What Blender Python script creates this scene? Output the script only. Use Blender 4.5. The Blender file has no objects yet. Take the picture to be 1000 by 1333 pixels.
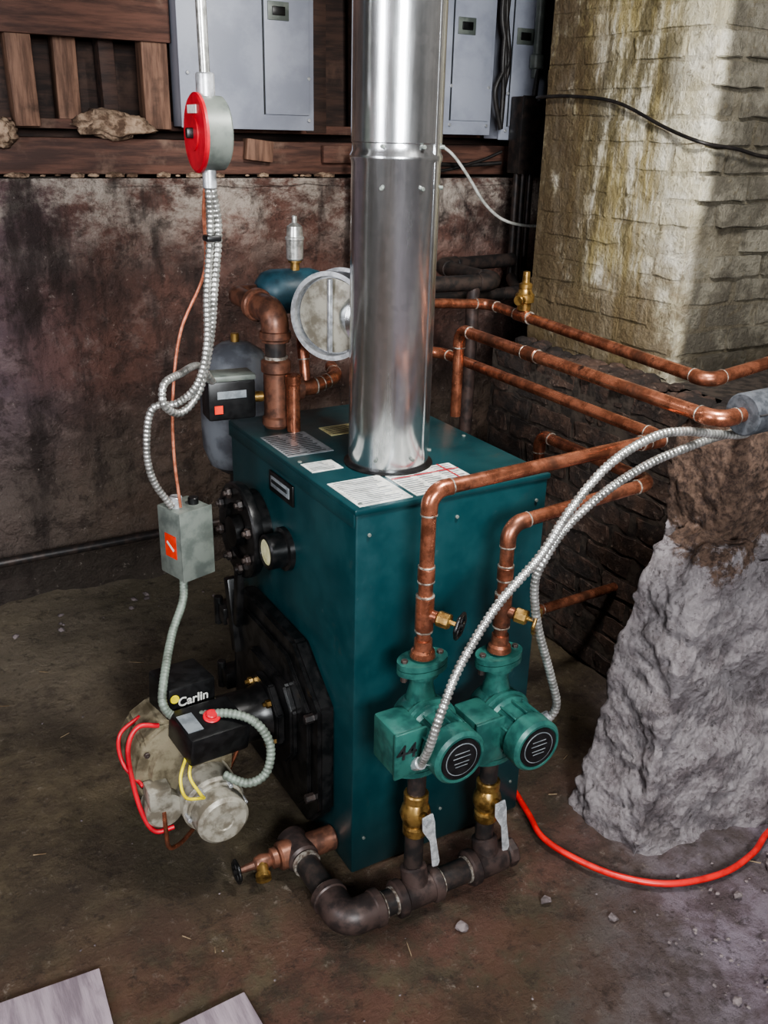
import bpy, bmesh, math, random
from mathutils import Vector, Matrix, noise, Euler
random.seed(7)
SC=bpy.context.scene
try: SC.view_settings.look='AgX - Medium High Contrast'
except Exception: pass
def S(c):
    return tuple(((x/255)/12.92 if x/255<=.04045 else ((x/255+.055)/1.055)**2.4) for x in c)+(1,)
# ---------------------------------------------------------------- materials
class NT:
    def __init__(s,name):
        s.m=bpy.data.materials.new(name); s.m.use_nodes=True
        s.t=s.m.node_tree; s.n=s.t.nodes; s.l=s.t.links
        s.b=s.n["Principled BSDF"]
        g=s.n.new("ShaderNodeNewGeometry"); s.pos=g.outputs["Position"]; s.g=g
        sx=s.n.new("ShaderNodeSeparateXYZ"); s.l.new(s.pos,sx.inputs[0]); s.xyz=sx.outputs
    def scaled(s,v):
        m=s.n.new("ShaderNodeVectorMath"); m.operation='MULTIPLY'; s.l.new(s.pos,m.inputs[0]); m.inputs[1].default_value=v
        return m.outputs[0]
    def noise(s,scale,detail=6,rough=.6,stretch=None,off=None):
        t=s.n.new("ShaderNodeTexNoise"); t.inputs["Scale"].default_value=scale; t.inputs["Detail"].default_value=detail; t.inputs["Roughness"].default_value=rough
        src=s.scaled(stretch) if stretch else s.pos
        if off:
            m=s.n.new("ShaderNodeVectorMath"); s.l.new(src,m.inputs[0]); m.inputs[1].default_value=off; src=m.outputs[0]
        s.l.new(src,t.inputs["Vector"]); return t.outputs["Fac"]
    def vor(s,scale):
        t=s.n.new("ShaderNodeTexVoronoi"); t.inputs["Scale"].default_value=scale; s.l.new(s.pos,t.inputs["Vector"]); return t.outputs["Distance"]
    def mr(s,f,a,b,c=0.,d=1.,smooth=True):
        m=s.n.new("ShaderNodeMapRange"); 
        if smooth: m.interpolation_type='SMOOTHSTEP'
        s.l.new(f,m.inputs[0])
        for i,v in zip((1,2,3,4),(a,b,c,d)): m.inputs[i].default_value=v
        return m.outputs[0]
    def math(s,op,a,b=0.):
        m=s.n.new("ShaderNodeMath"); m.operation=op
        for i,v in enumerate((a,b)):
            if isinstance(v,(int,float)): m.inputs[i].default_value=v
            else: s.l.new(v,m.inputs[i])
        return m.outputs[0]
    def mix(s,f,a,b):
        m=s.n.new("ShaderNodeMix"); m.data_type='RGBA'
        if isinstance(f,(int,float)): m.inputs[0].default_value=f
        else: s.l.new(f,m.inputs[0])
        for i,v in ((6,a),(7,b)):
            if isinstance(v,tuple): m.inputs[i].default_value=v
            else: s.l.new(v,m.inputs[i])
        return m.outputs[2]
    def bump(s,f,strength=.3,dist=.01):
        b=s.n.new("ShaderNodeBump"); b.inputs["Strength"].default_value=strength; b.inputs["Distance"].default_value=dist
        s.l.new(f,b.inputs["Height"]); s.l.new(b.outputs[0],s.b.inputs["Normal"])
    def out(s,col,rough=.6,metal=0.,spec=None):
        for k,v in (("Base Color",col),("Roughness",rough),("Metallic",metal)):
            if isinstance(v,(tuple,int,float)): s.b.inputs[k].default_value=v
            else: s.l.new(v,s.b.inputs[k])
        if spec is not None: s.b.inputs["Specular IOR Level"].default_value=spec
        return s.m
def simple(name,a,b,scale=20,rough=.5,metal=0.,bump=.15,lo=.4,hi=.62,dist=.003,spec=None,r2=None):
    t=NT(name); n=t.noise(scale); c=t.mix(t.mr(n,lo,hi),S(a),S(b))
    if bump: t.bump(n,bump,dist)
    return t.out(c,rough if r2 is None else t.mr(n,lo,hi,rough,r2),metal,spec)
M={}
def teal():
    t=NT("boiler_teal_enamel"); n=t.noise(7,8,.65); n2=t.noise(60,4)
    c=t.mix(t.mr(n,.35,.65),S((14,51,56)),S((23,61,65)))
    c=t.mix(t.mr(t.noise(9,8,.75,off=(3,1,2)),.60,.72),c,S((42,60,59)))
    c=t.mix(t.math('MULTIPLY',t.mr(t.noise(30,8,.8,off=(3,1,2)),.61,.70),.5),c,S((80,94,92)))
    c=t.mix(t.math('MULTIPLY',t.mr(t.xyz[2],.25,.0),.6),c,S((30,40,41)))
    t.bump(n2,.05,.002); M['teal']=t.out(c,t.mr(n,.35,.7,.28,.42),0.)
teal()
def galv(name,a,b,r1,r2):
    t=NT(name)
    v=t.n.new("ShaderNodeTexVoronoi"); v.inputs["Scale"].default_value=90; t.l.new(t.scaled((1,1,.6)),v.inputs["Vector"])
    sp=t.n.new("ShaderNodeSeparateColor"); t.l.new(v.outputs["Color"],sp.inputs[0])
    n=t.noise(3,5,.6,stretch=(8,8,.6))
    c=t.mix(sp.outputs[0],S(a),S(b)); c=t.mix(t.mr(n,.45,.8,0,.4),c,S((140,142,140)))
    t.bump(n,.08,.004)
    return t.out(c,t.mr(n,.35,.7,r1,r2),.97)
M['galv']=galv("galvanised_steel",(200,203,205),(214,216,218),.18,.29)
def copper():
    t=NT("tarnished_copper"); n=t.noise(28,7,.7); m=t.noise(9,6,.65,off=(5,2,1))
    c=t.mix(t.mr(n,.38,.62),S((198,130,102)),S((138,88,68))); c=t.mix(t.mr(m,.50,.66,0,.85),c,S((96,68,56)))
    c=t.mix(t.mr(t.noise(22,6,.7,off=(1,8,3)),.60,.70),c,S((74,58,52)))
    t.bump(n,.08,.002); M['copper']=t.out(c,t.mr(m,.4,.7,.25,.45),.8)
copper()
M['bronze']=simple("cast_bronze_fitting",(136,94,76),(92,66,56),30,.42,.5)
M['solder']=simple("solder_ring",(180,174,164),(112,98,88),90,.45,.6,0)
M['brass']=simple("brass",(172,140,86),(108,84,48),40,.34,.8)
M['iron']=simple("black_iron_pipe",(44,42,42),(68,58,54),30,.40,.25)
M['rust']=simple("rusty_iron",(80,66,62),(52,45,44),30,.45,.3)
M['cast']=simple("black_cast_iron",(18,19,20),(38,37,37),26,.32,.2,.25)
M['pump']=simple("green_pump_enamel",(50,98,90),(33,73,69),24,.36,.1,.3)
M['black']=simple("black_plastic",(14,14,15),(26,26,27),50,.38,0,.05)
M['rubber']=simple("dark_rubber",(30,30,30),(52,50,50),40,.7)
M['ppanel']=simple("grey_panel_enamel",(152,156,168),(134,138,150),5,.45,0,.05)
M['grey']=simple("grey_painted_steel",(112,118,112),(86,92,88),18,.45,.1,.08)
M['alu']=simple("burner_cast_aluminium",(132,124,104),(86,78,62),22,.45,.2,.35)
M['alu2']=simple("motor_grey",(160,156,144),(112,106,94),30,.4,.2,.1)
M['red']=simple("red_enamel",(196,34,48),(164,28,38),20,.4,0,.05)
M['hose']=simple("red_hose_rubber",(214,44,40),(180,36,34),25,.35,0,.05)
M['orange']=simple("orange_label",(224,60,34),(200,50,30),30,.5,0,0)
M['white']=simple("white_label",(222,222,216),(184,184,178),40,.5,0,0)
M['glabel']=simple("grey_label",(140,146,150),(112,118,122),40,.4,.2,0)
M['ylabel']=simple("yellow_label",(190,184,140),(160,150,110),40,.5,0,0)
M['ink']=simple("ink",(22,26,28),(38,42,44),40,.5,0,0)
M['steel']=simple("bright_steel",(205,207,210),(165,167,170),60,.38,.6,0)
M['lever']=simple("lever_steel",(206,208,210),(160,162,165),60,.35,.35,0)
def mc():
    t=NT("metal_clad_steel")
    n=t.noise(60); c=t.mix(t.mr(n,.4,.62),S((206,206,202)),S((160,160,156)))
    M['mc']=t.out(c,.30,.75)
mc()
M['flexg']=simple("grey_flex_jacket",(120,130,120),(94,100,92),40,.45,.1,0)
M['cwire']=simple("copper_wire",(206,136,110),(166,100,76),60,.4,.4,0)
M['tankg']=simple("grey_tank_enamel",(112,116,122),(80,82,88),12,.45,.1,.05)
M['tankb']=simple("blue_separator_enamel",(44,76,88),(30,54,64),20,.45,.1,.1)
M['foam']=simple("grey_foam_insulation",(76,79,84),(52,55,60),60,.85,0,.5)
M['glass']=simple("sight_glass",(222,218,180),(190,186,140),20,.2,0,0)
M['yellow']=simple("yellow_wire",(226,210,50),(200,180,36),20,.4,0,0)
M['wirebk']=simple("black_wire",(24,22,22),(40,36,34),40,.5,0,0)
M['white_w']=simple("white_wire",(200,200,194),(160,160,154),40,.5,0,0)
def wood(name,a,b,c3,ax):
    t=NT(name); st={0:(1.5,14,14),1:(14,1.5,14),2:(14,14,1.5)}[ax]
    n=t.noise(3,6,.65,stretch=st); c=t.mix(t.mr(n,.35,.65),S(a),S(b)); c=t.mix(t.mr(t.noise(6,5),.55,.72),c,S(c3))
    t.bump(n,.4,.008); return t.out(c,.75)
M['woodv']=wood("old_stud_wood",(136,104,86),(88,64,52),(54,40,35),2)
M['woodh']=wood("old_beam_wood",(106,74,62),(66,46,40),(128,104,90),0)
M['woodd']=wood("dark_board_wood",(76,56,48),(44,34,31),(92,70,60),0)
M['plank']=wood("weathered_plank",(164,150,158),(120,108,116),(92,84,92),1)
M['joist']=wood("joist_wood",(90,70,56),(60,46,38),(40,30,26),1)
M['insul']=simple("mineral_wool",(176,152,130),(96,76,62),26,.95,0,.8,dist=.02)
def backwall():
    t=NT("stained_concrete_wall"); z=t.xyz[2]; x=t.xyz[0]
    big=t.noise(2.2,9,.68); fine=t.noise(26,8,.7); mid=t.noise(7,8,.7,off=(4,0,2))
    c=t.mix(t.mr(big,.36,.62),S((122,88,78)),S((80,62,57)))
    c=t.mix(t.mr(mid,.5,.68),c,S((142,120,112)))
    c=t.mix(t.math('MULTIPLY',t.mr(x,.0,-.6),.65),c,S((130,114,126)))  # purple light on the left end, painted into the wall colour
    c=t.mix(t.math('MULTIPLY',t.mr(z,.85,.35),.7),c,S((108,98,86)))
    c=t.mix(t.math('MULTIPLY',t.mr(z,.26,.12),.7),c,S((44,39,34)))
    e=t.math('MULTIPLY',t.mr(z,1.10,1.42),t.mr(t.noise(5,8,.75,off=(1,1,1),stretch=(1,1,1.6)),.42,.60))
    c=t.mix(t.math('MULTIPLY',e,.85),c,S((208,196,184)))
    dk=t.mr(t.noise(4,7,.65,stretch=(1.4,1,.35),off=(9,0,0)),.50,.64)
    c=t.mix(t.math('MULTIPLY',dk,.8),c,S((46,38,36)))
    dk2=t.mr(t.noise(14,8,.75,off=(2,9,4)),.50,.62)
    c=t.mix(t.math('MULTIPLY',dk2,.6),c,S((58,47,43)))
    wht=t.mr(t.noise(32,8,.8),.59,.70)
    c=t.mix(t.math('MULTIPLY',wht,.65),c,S((196,184,174)))
    t.bump(t.math('ADD',fine,t.math('MULTIPLY',mid,1.5)),.9,.035)
    M['back']=t.out(c,.75)
backwall()
def brick_white(name,dark):
    t=NT(name); z=t.xyz[2]; y=t.xyz[1]; x=t.xyz[0]
    n=t.noise(6,8,.7); f=t.noise(40,8,.7)
    c=t.mix(t.mr(n,.36,.62),S((236,231,216)),S((200,191,164)))
    st=t.mr(t.noise(3.2,7,.7,stretch=(1,3.2,.4),off=(2,2.6,0)),.44,.60)
    sel=t.mr(y,.50,.60)      # stains masked off the near arris; its bright light painted into the colour
    c=t.mix(t.math('MULTIPLY',t.math('MULTIPLY',st,sel),.9),c,S((154,138,88)))
    g=t.mr(t.noise(5,8,.75,stretch=(1,2,.6),off=(8,1,0)),.47,.58)
    c=t.mix(t.math('MULTIPLY',t.math('MULTIPLY',g,sel),.85),c,S((90,80,50)))
    e=t.math('MULTIPLY',t.mr(y,.76,.96),t.mr(t.noise(8,8,.7),.28,.48)); c=t.mix(t.math('MULTIPLY',e,.92),c,S((82,66,44)))
    b=t.math('MULTIPLY',t.mr(z,1.5,1.05),t.mr(t.noise(5,8,.7,off=(3,3,3)),.38,.54)); c=t.mix(t.math('MULTIPLY',b,.85),c,S((110,94,70)))
    c=t.mix(t.math('MULTIPLY',t.mr(x,1.29,1.34),.95),c,t.mix(t.mr(n,.4,.6),S((118,113,100)),S((72,67,58))))  # south face is grey brick, its dimness also put into the albedo
    c=t.mix(t.math('MULTIPLY',t.mr(f,.56,.66),.6),c,S((96,86,64)))
    if dark: c=t.mix(.25,c,S((96,84,60)))
    t.bump(t.math('ADD',f,n),.9,.02); M[name]=t.out(c,.8)
brick_white("whitewashed_brick",False); brick_white("whitewashed_mortar",True)
def brick_dark():
    t=NT("dark_old_brick"); n=t.noise(8,8,.7); f=t.noise(45,6,.7)  # grey-brown brick with paler flecks and darker patches
    c=t.mix(t.mr(n,.36,.60),S((92,72,62)),S((56,46,42))); c=t.mix(t.mr(f,.54,.68),c,S((118,102,92)))
    c=t.mix(t.mr(t.noise(4,7,.7,off=(3,3,3)),.46,.58),c,S((46,40,38)))
    t.bump(f,.7,.015); M['bdark']=t.out(c,.9)
brick_dark()
M['mortard']=simple("dark_mortar",(76,67,60),(46,40,37),30,.95,0,.6,dist=.01)
def pier():
    t=NT("crumbling_render"); z=t.xyz[2]; n=t.noise(9,9,.75); f=t.noise(55,9,.8); v=t.vor(60)
    c=t.mix(t.mr(n,.42,.66),S((188,180,183)),S((132,122,125)))
    c=t.mix(t.math('MULTIPLY',t.mr(f,.53,.65),.75),c,S((82,73,73)))
    c=t.mix(t.math('MULTIPLY',t.mr(t.noise(120,4,.7),.6,.7),.7),c,S((212,205,203)))
    c=t.mix(t.math('MULTIPLY',t.mr(t.noise(5,8,.75,off=(5,1,1)),.52,.64),.5),c,S((92,82,80)))
    k=t.math('ADD',z,t.mr(n,.3,.7,-.06,.06))
    c=t.mix(t.mr(k,.70,.74),c,t.mix(t.mr(f,.42,.6),S((134,108,92)),S((76,58,50))))
    t.bump(t.math('ADD',t.math('MULTIPLY',f,1.6),v),1.,.022); M['pier']=t.out(c,.92)
pier()
def floor_m():
    t=NT("dirt_concrete_floor"); x,y=t.xyz[0],t.xyz[1]
    n=t.noise(2.6,9,.7); f=t.noise(34,9,.8); m=t.noise(8,8,.7,off=(2,5,0))
    c=t.mix(t.mr(n,.38,.60),S((118,105,84)),S((84,71,57)))
    r=t.math('MULTIPLY',t.mr(y,.3,-.25),t.mr(m,.38,.56)); c=t.mix(t.math('MULTIPLY',r,.75),c,S((120,82,70)))
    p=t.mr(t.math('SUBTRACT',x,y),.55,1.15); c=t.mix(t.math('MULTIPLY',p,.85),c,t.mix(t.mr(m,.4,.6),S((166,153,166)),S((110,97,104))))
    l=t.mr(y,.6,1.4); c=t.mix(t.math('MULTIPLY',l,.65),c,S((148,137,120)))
    o=t.mr(t.noise(1.6,4,.5,off=(7,7,0)),.5,.6); c=t.mix(t.math('MULTIPLY',o,.4),c,S((74,70,48)))
    c=t.mix(t.math('MULTIPLY',t.mr(f,.56,.70),.65),c,S((172,161,148)))
    c=t.mix(t.math('MULTIPLY',t.mr(t.noise(22,9,.8,off=(4,4,0)),.53,.63),.6),c,S((50,40,34)))
    c=t.mix(t.math('MULTIPLY',t.mr(t.noise(3.5,9,.8,off=(14,4,0)),.52,.60),.45),c,S((58,46,39)))
    t.bump(t.math('ADD',f,m),1.,.03); M['floor']=t.out(c,t.mr(n,.35,.6,.45,.75))
floor_m()
M['wallg']=simple("grey_foundation",(110,104,98),(76,70,66),5,.9,0,.5,dist=.02)
M['rock']=simple("stone",(120,110,110),(80,72,72),30,.9,0,.5)
M['straw']=simple("wood_splinters",(150,132,106),(100,82,62),30,.9,0,0)
# ---------------------------------------------------------------- geometry helpers
GR={}
def grp(name):
    e=bpy.data.objects.new(name,None); e.empty_display_size=.05; SC.collection.objects.link(e); GR[e.name]=(e,[]); return e
def finish(bm,name,g,mat,smooth=True,ang=.6):
    bmesh.ops.recalc_face_normals(bm,faces=bm.faces)
    if smooth:
        for f in bm.faces: f.smooth=True
        for e in bm.edges:
            if len(e.link_faces)==2 and e.calc_face_angle(0)>ang: e.smooth=False
    me=bpy.data.meshes.new(name); bm.to_mesh(me); bm.free()
    o=bpy.data.objects.new(name,me); SC.collection.objects.link(o)
    if mat: me.materials.append(M[mat])
    if g is not None: GR[g.name][1].append(o)
    return o
def basis(ax):
    a=Vector(ax).normalized(); u=Vector((0,0,1)) if abs(a.z)<.9 else Vector((1,0,0))
    x=a.cross(u).normalized(); return a,x,a.cross(x).normalized()
def merge(bm,b2):
    me=bpy.data.meshes.new("tmp"); b2.to_mesh(me); b2.free(); bm.from_mesh(me); bpy.data.meshes.remove(me)
def lathe(name,g,o,ax,prof,mat,seg=32,bm=None,rot=0,smooth=True):
    own=bm is None
    if own: bm=bmesh.new()
    a,x,y=basis(ax); o=Vector(o); rings=[]
    for r,d in prof:
        r=max(r,1e-4); rings.append([bm.verts.new(o+a*d+(x*math.cos(2*math.pi*i/seg+rot)+y*math.sin(2*math.pi*i/seg+rot))*r) for i in range(seg)])
    for A,B in zip(rings,rings[1:]):
        for i in range(seg): bm.faces.new((A[i],A[(i+1)%seg],B[(i+1)%seg],B[i]))
    bm.faces.new(rings[0][::-1]); bm.faces.new(rings[-1])
    if own: return finish(bm,name,g,mat,smooth)
def cyl(name,g,p0,p1,r,mat,seg=24,bv=None,bm=None,rot=0):
    p0=Vector(p0);p1=Vector(p1);L=(p1-p0).length; b=min(r*.15,L*.2) if bv is None else bv
    return lathe(name,g,p0,p1-p0,[(r-b,0),(r,b),(r,L-b),(r-b,L)],mat,seg,bm,rot)
def box(name,g,c,s,mat,rot=(0,0,0),bv=.004,bm=None):
    own=bm is None
    b2=bmesh.new(); bmesh.ops.create_cube(b2,size=1)
    bmesh.ops.scale(b2,vec=s,verts=b2.verts)
    if bv: bmesh.ops.bevel(b2,geom=b2.edges[:],offset=min(bv,min(s)*.4),segments=2,affect='EDGES',profile=.5)
    m=Matrix.Translation(c)@Euler(rot).to_matrix().to_4x4(); b2.transform(m)
    if own: return finish(b2,name,g,mat)
    merge(bm,b2)
def prism(name,g,poly,fn,d0,d1,mat,bv=.006):
    bm=bmesh.new(); v=[bm.verts.new(fn(a,b,d0)) for a,b in poly]; f=bm.faces.new(v)
    r=bmesh.ops.extrude_face_region(bm,geom=[f]); nv=[e for e in r['geom'] if isinstance(e,bmesh.types.BMVert)]
    off=Vector(fn(0,0,d1))-Vector(fn(0,0,d0)); bmesh.ops.translate(bm,vec=off,verts=nv)
    if bv: bmesh.ops.bevel(bm,geom=bm.edges[:],offset=bv,segments=2,affect='EDGES')
    return finish(bm,name,g,mat)
def fillet(pts,R,n=8):
    P=[Vector(p) for p in pts]; out=[P[0]]; arcs=[]
    for i in range(1,len(P)-1):
        a=(P[i-1]-P[i]);b=(P[i+1]-P[i]); r=min(R,a.length*.49,b.length*.49); a.normalize();b.normalize()
        if a.dot(b)<-.995: out.append(P[i]); continue
        s=P[i]+a*r;e=P[i]+b*r; arc=[]
        for k in range(n+1):
            t=k/n; h0=s.lerp(P[i],.5523); h1=e.lerp(P[i],.5523)
            arc.append((1-t)**3*s+3*(1-t)**2*t*h0+3*(1-t)*t*t*h1+t**3*e)
        out+=arc; arcs.append((arc,a,b))
    out.append(P[-1]); return out,arcs
def sweep(name,g,P,r,mat,seg=16,bm=None,rf=None):
    own=bm is None
    if own: bm=bmesh.new()
    P=[Vector(p) for p in P]; Q=[P[0]]
    for p in P[1:]:
        if (p-Q[-1]).length>1e-5: Q.append(p)
    P=Q; T=[(P[min(i+1,len(P)-1)]-P[max(i-1,0)]).normalized() for i in range(len(P))]
    a,x,y=basis(T[0]); rings=[]; d=0
    for i,p in enumerate(P):
        if i: 
            d+=(P[i]-P[i-1]).length
            x=(x-T[i]*x.dot(T[i])).normalized(); 
        y=T[i].cross(x); rr=r if rf is None else rf(d,r,i)
        rings.append([bm.verts.new(p+(x*math.cos(2*math.pi*k/seg)+y*math.sin(2*math.pi*k/seg))*rr) for k in range(seg)])
    for A,B in zip(rings,rings[1:]):
        for i in range(seg): bm.faces.new((A[i],A[(i+1)%seg],B[(i+1)%seg],B[i]))
    bm.faces.new(rings[0][::-1]); bm.faces.new(rings[-1])
    if own: return finish(bm,name,g,mat,True,1.2 if rf is None else 3)
def cat(pts,n=10):
    P=[Vector(p) for p in pts]; P=[2*P[0]-P[1]]+P+[2*P[-1]-P[-2]]; out=[]
    for i in range(1,len(P)-2):
        for k in range(n):
            t=k/n; a,b,c,d=P[i-1],P[i],P[i+1],P[i+2]
            out.append(.5*((2*b)+(c-a)*t+(2*a-5*b+4*c-d)*t*t+(3*b-a-3*c+d)*t**3))
    out.append(P[-2]); return out
def resample(P,step):
    out=[P[0]]; acc=0
    for a,b in zip(P,P[1:]):
        L=(b-a).length; t=step-acc
        while t<L: out.append(a.lerp(b,t/L)); t+=step
        acc=(acc+L)%step
    return out
def flex(name,g,pts,r,mat='mc',pitch=.0095,amp=.12):
    P=resample(cat(pts,14),pitch/4)
    k=(1,.6,-1.7,.6)
    return sweep(name,g,P,r,mat,12,rf=lambda d,r,i:r*(1+amp*k[i%4]))
def wire(name,g,pts,r,mat): return sweep(name,g,cat(pts,10),r,mat,8)
def pipe(name,g,pts,r,mat='copper',R=None,sol='solder',fit=True,fm=None):
    R=R or r*2.3
    P,arcs=fillet(pts,R); sweep(name,g,P,r,mat,20)
    if fit:
        bm=bmesh.new(); bs=bmesh.new()
        for arc,a,b in arcs:
            L=r*.9; q=[arc[0]+a*L]+arc+[arc[-1]+b*L]
            sweep(None,None,q,r*1.14,None,20,bm=bm)
            for e,dv in ((arc[0],a),(arc[-1],b)): cyl(None,None,e+dv*(L-.001),e+dv*(L+.003),r*1.17,None,20,bm=bs)
        if arcs:
            finish(bm,name+"_elbows",g,fm or mat,True,1.2); finish(bs,name+"_solder",g,sol)
        else: bm.free(); bs.free()
def coupling(name,g,p,ax,L,r,mat='copper',rings='solder'):
    a=Vector(ax).normalized(); p=Vector(p); cyl(name,g,p-a*L/2,p+a*L/2,r,mat)
    if rings:
        bm=bmesh.new()
        for s in (-1,1): cyl(None,None,p+a*s*(L/2-.001),p+a*s*(L/2+.003),r*1.0,None,20,bm=bm)
        finish(bm,name+"_rings",g,rings)
def bolts(name,g,o,ax,R,n,r,h,mat,ph=0):
    bm=bmesh.new(); a,x,y=basis(ax)
    for i in range(n):
        t=2*math.pi*i/n+ph; p=Vector(o)+(x*math.cos(t)+y*math.sin(t))*R
        cyl(None,None,p,p+a*h,r,None,6,bm=bm); cyl(None,None,p,p+a*h*1.6,r*.5,None,10,bm=bm)
    finish(bm,name,g,mat)
def nz(p,s,o=0): return noise.fractal(Vector(p)*s+Vector((o,o*2,o*3)),1.0,2.0,5)
def text(name,g,body,size,mat,M4):
    c=bpy.data.curves.new(name,'FONT'); c.body=body; c.size=size; c.extrude=.0004; c.offset=.0006; c.align_x='CENTER'; c.align_y='CENTER'
    o=bpy.data.objects.new(name,c); o.matrix_world=M4; SC.collection.objects.link(o)
    bpy.context.view_layer.update()
    me=bpy.data.meshes.new_from_object(o); me.transform(M4); bpy.data.objects.remove(o)
    o=bpy.data.objects.new(name,me); SC.collection.objects.link(o); me.materials.clear(); me.materials.append(M[mat]); GR[g.name][1].append(o)
def frame(o,right,up):
    r=Vector(right).normalized(); u=Vector(up).normalized(); n=r.cross(u)
    return Matrix(((r.x,u.x,n.x,o[0]),(r.y,u.y,n.y,o[1]),(r.z,u.z,n.z,o[2]),(0,0,0,1)))
# ---------------------------------------------------------------- room shell
XL,XR,YB,YF,ZC=-2.3,2.3,1.75,-3.1,2.5
def grid(name,nx,ny,fn,mat):
    bm=bmesh.new(); V=[[bm.verts.new(fn(i/nx,j/ny)) for i in range(nx+1)] for j in range(ny+1)]
    for j in range(ny):
        for i in range(nx): bm.faces.new((V[j][i],V[j][i+1],V[j+1][i+1],V[j+1][i]))
    return finish(bm,name,None,mat,True,3)
def ff(u,v):
    x=XL-.05+u*(XR-XL+.1); y=YF-.05+v*(YB-YF+.15)
    h=.010*nz((x,y,0),3.0)+.006*nz((x,y,1),14)
    return (x,y,min(h,.006)-.006+ .05*max(0,(y-1.45)/.3)*max(0,nz((x,y,3),2)+.5))
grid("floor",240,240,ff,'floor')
def wb(u,v):
    x=XL+u*(XR-XL); z=-.05+v*1.49
    d=.035*nz((x,0,z),1.7)+.015*nz((x,0,z),8)+.006*nz((x,0,z),24)
    k=1-.6*max(0,(z-1.3)/.14)
    return (x,YB-.02-d*k,z)
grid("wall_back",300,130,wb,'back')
box("wall_back_upper",None,((XL+XR)/2,YB+.26,1.95),(XR-XL,.1,1.2),'woodd',bv=0)
def lg(u,v):
    x=XL+u*(XR-XL); y=YB-.03+v*.28
    return (x,y,1.435+.012*nz((x,y,0),6)+(.0 if v>0 else -.02))
grid("foundation_ledge",200,16,lg,'back')
for nm,c,s in (("wall_left",(XL-.05,(YB+YF)/2,1.25),(.1,YB-YF,2.6)),("wall_right",(XR+.05,(YB+YF)/2,1.25),(.1,YB-YF,2.6)),
               ("wall_front",((XL+XR)/2,YF-.05,1.25),(XR-XL,.1,2.6))):
    box(nm,None,c,s,'wallg',bv=0)
box("ceiling",None,((XL+XR)/2,(YB+YF)/2+.1,ZC+.03),(XR-XL,YB-YF+.4,.06),'joist',bv=0)
g=grp("ceiling_joists")
for i in range(9):
    box("joist_%d"%i,g,(XL+.3+i*.5,(YB+YF)/2+.1,ZC-.07),(.045,YB-YF+.3,.16),'joist')
# ---------------------------------------------------------------- timber framing
g=grp("timber_framing")
box("sill_plate",g,(.35,1.83,1.505),(3.4,.12,.11),'woodh',bv=.006)
box("mid_plate",g,(.35,1.86,1.60),(3.4,.10,.03),'woodh')
for i,(x,w,y,m) in enumerate(((-.62,.06,1.80,'woodv'),(-.215,.075,1.78,'woodv'),(-.06,.07,1.86,'woodv'),(.07,.05,1.88,'woodd'),(.20,.085,1.78,'woodv'),(.80,.08,1.84,'woodd'),(1.0,.06,1.86,'woodd'),(1.85,.07,1.8,'woodv'))):
    box("stud_%d"%i,g,(x,y,2.0),(w,.07,.82),m,rot=(0,random.uniform(-.02,.02),0))
box("header_board",g,(-.45,1.745,1.955),(1.40,.03,.22),'woodh')
box("block_a",g,(.55,1.76,1.53),(.10,.05,.07),'woodv',rot=(0,.1,0)); box("block_b",g,(.86,1.77,1.52),(.12,.05,.06),'woodh')
g=grp("insulation_wad")
def blob(name,g,c,s,mat,amp=.3,fr=2.2,sub=4,o=0):
    bm=bmesh.new(); bmesh.ops.create_icosphere(bm,subdivisions=sub,radius=1)
    for v in bm.verts:
        n=1+amp*nz(v.co,fr,o); v.co=Vector((v.co.x*s[0],v.co.y*s[1],v.co.z*s[2]))*n+Vector(c)
    return finish(bm,name,g,mat,True,3)
blob("wad_main",g,(.05,1.74,1.60),(.12,.05,.04),'insul',.45,1.8,4,1)
blob("wad_left",g,(-.30,1.74,1.57),(.05,.04,.045),'insul',.5,2.2,4,2)
g=grp("ledge_debris")
bm=bmesh.new()
for i in range(60):
    x=random.uniform(-.9,1.2); b=bmesh.new(); bmesh.ops.create_icosphere(b,subdivisions=1,radius=random.uniform(.006,.02))
    y=random.uniform(1.735,1.765); 
    for v in b.verts: v.co=Vector((v.co.x*1.4,v.co.y,v.co.z*.6))+Vector((x,y,1.448))
    merge(bm,b)
finish(bm,"crumbs",g,'insul',False)
# ---------------------------------------------------------------- electrical panels
def epanel(x0,x1,z0,z1,yf,door=(.3,.98)):
    g=grp("electrical_panel"); w=x1-x0
    box("enclosure",g,((x0+x1)/2,yf+.06,(z0+z1)/2),(w,.10,z1-z0),'ppanel',bv=.004)
    box("cover",g,((x0+x1)/2,yf+.006,(z0+z1)/2),(w+.012,.010,z1-z0+.006),'ppanel',bv=.003)
    a=x0+w*door[0]; b=x0+w*door[1]
    box("door",g,((a+b)/2,yf-.001,(z0+z1)/2+.02),(b-a,.008,z1-z0-.05),'ppanel',bv=.003)
    box("door_gap",g,(a-.003,yf,(z0+z1)/2+.02),(.004,.0045,z1-z0-.05),'ink',bv=0)
    box("latch_plate",g,(a+.05,yf-.006,z0+.355),(.075,.006,.055),'grey',bv=.002)
    box("latch",g,(a+.05,yf-.011,z0+.355),(.045,.006,.026),'black',bv=.002)
    bm=bmesh.new()
    for sx in (x0+.02,x1-.015):
        for z in (z0+.03,z0+.16): cyl(None,None,(sx,yf,z),(sx,yf-.006,z),.006,None,10,bm=bm)
    finish(bm,"screws",g,'steel')
epanel(.255,.715,1.60,2.2,1.66,(.62,.97))
epanel(1.22,1.42,1.60,2.2,1.60,(.12,.95))
epanel(1.49,1.80,1.585,2.2,1.62,(.1,.95))
g=grp("wire_bundle")
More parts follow.
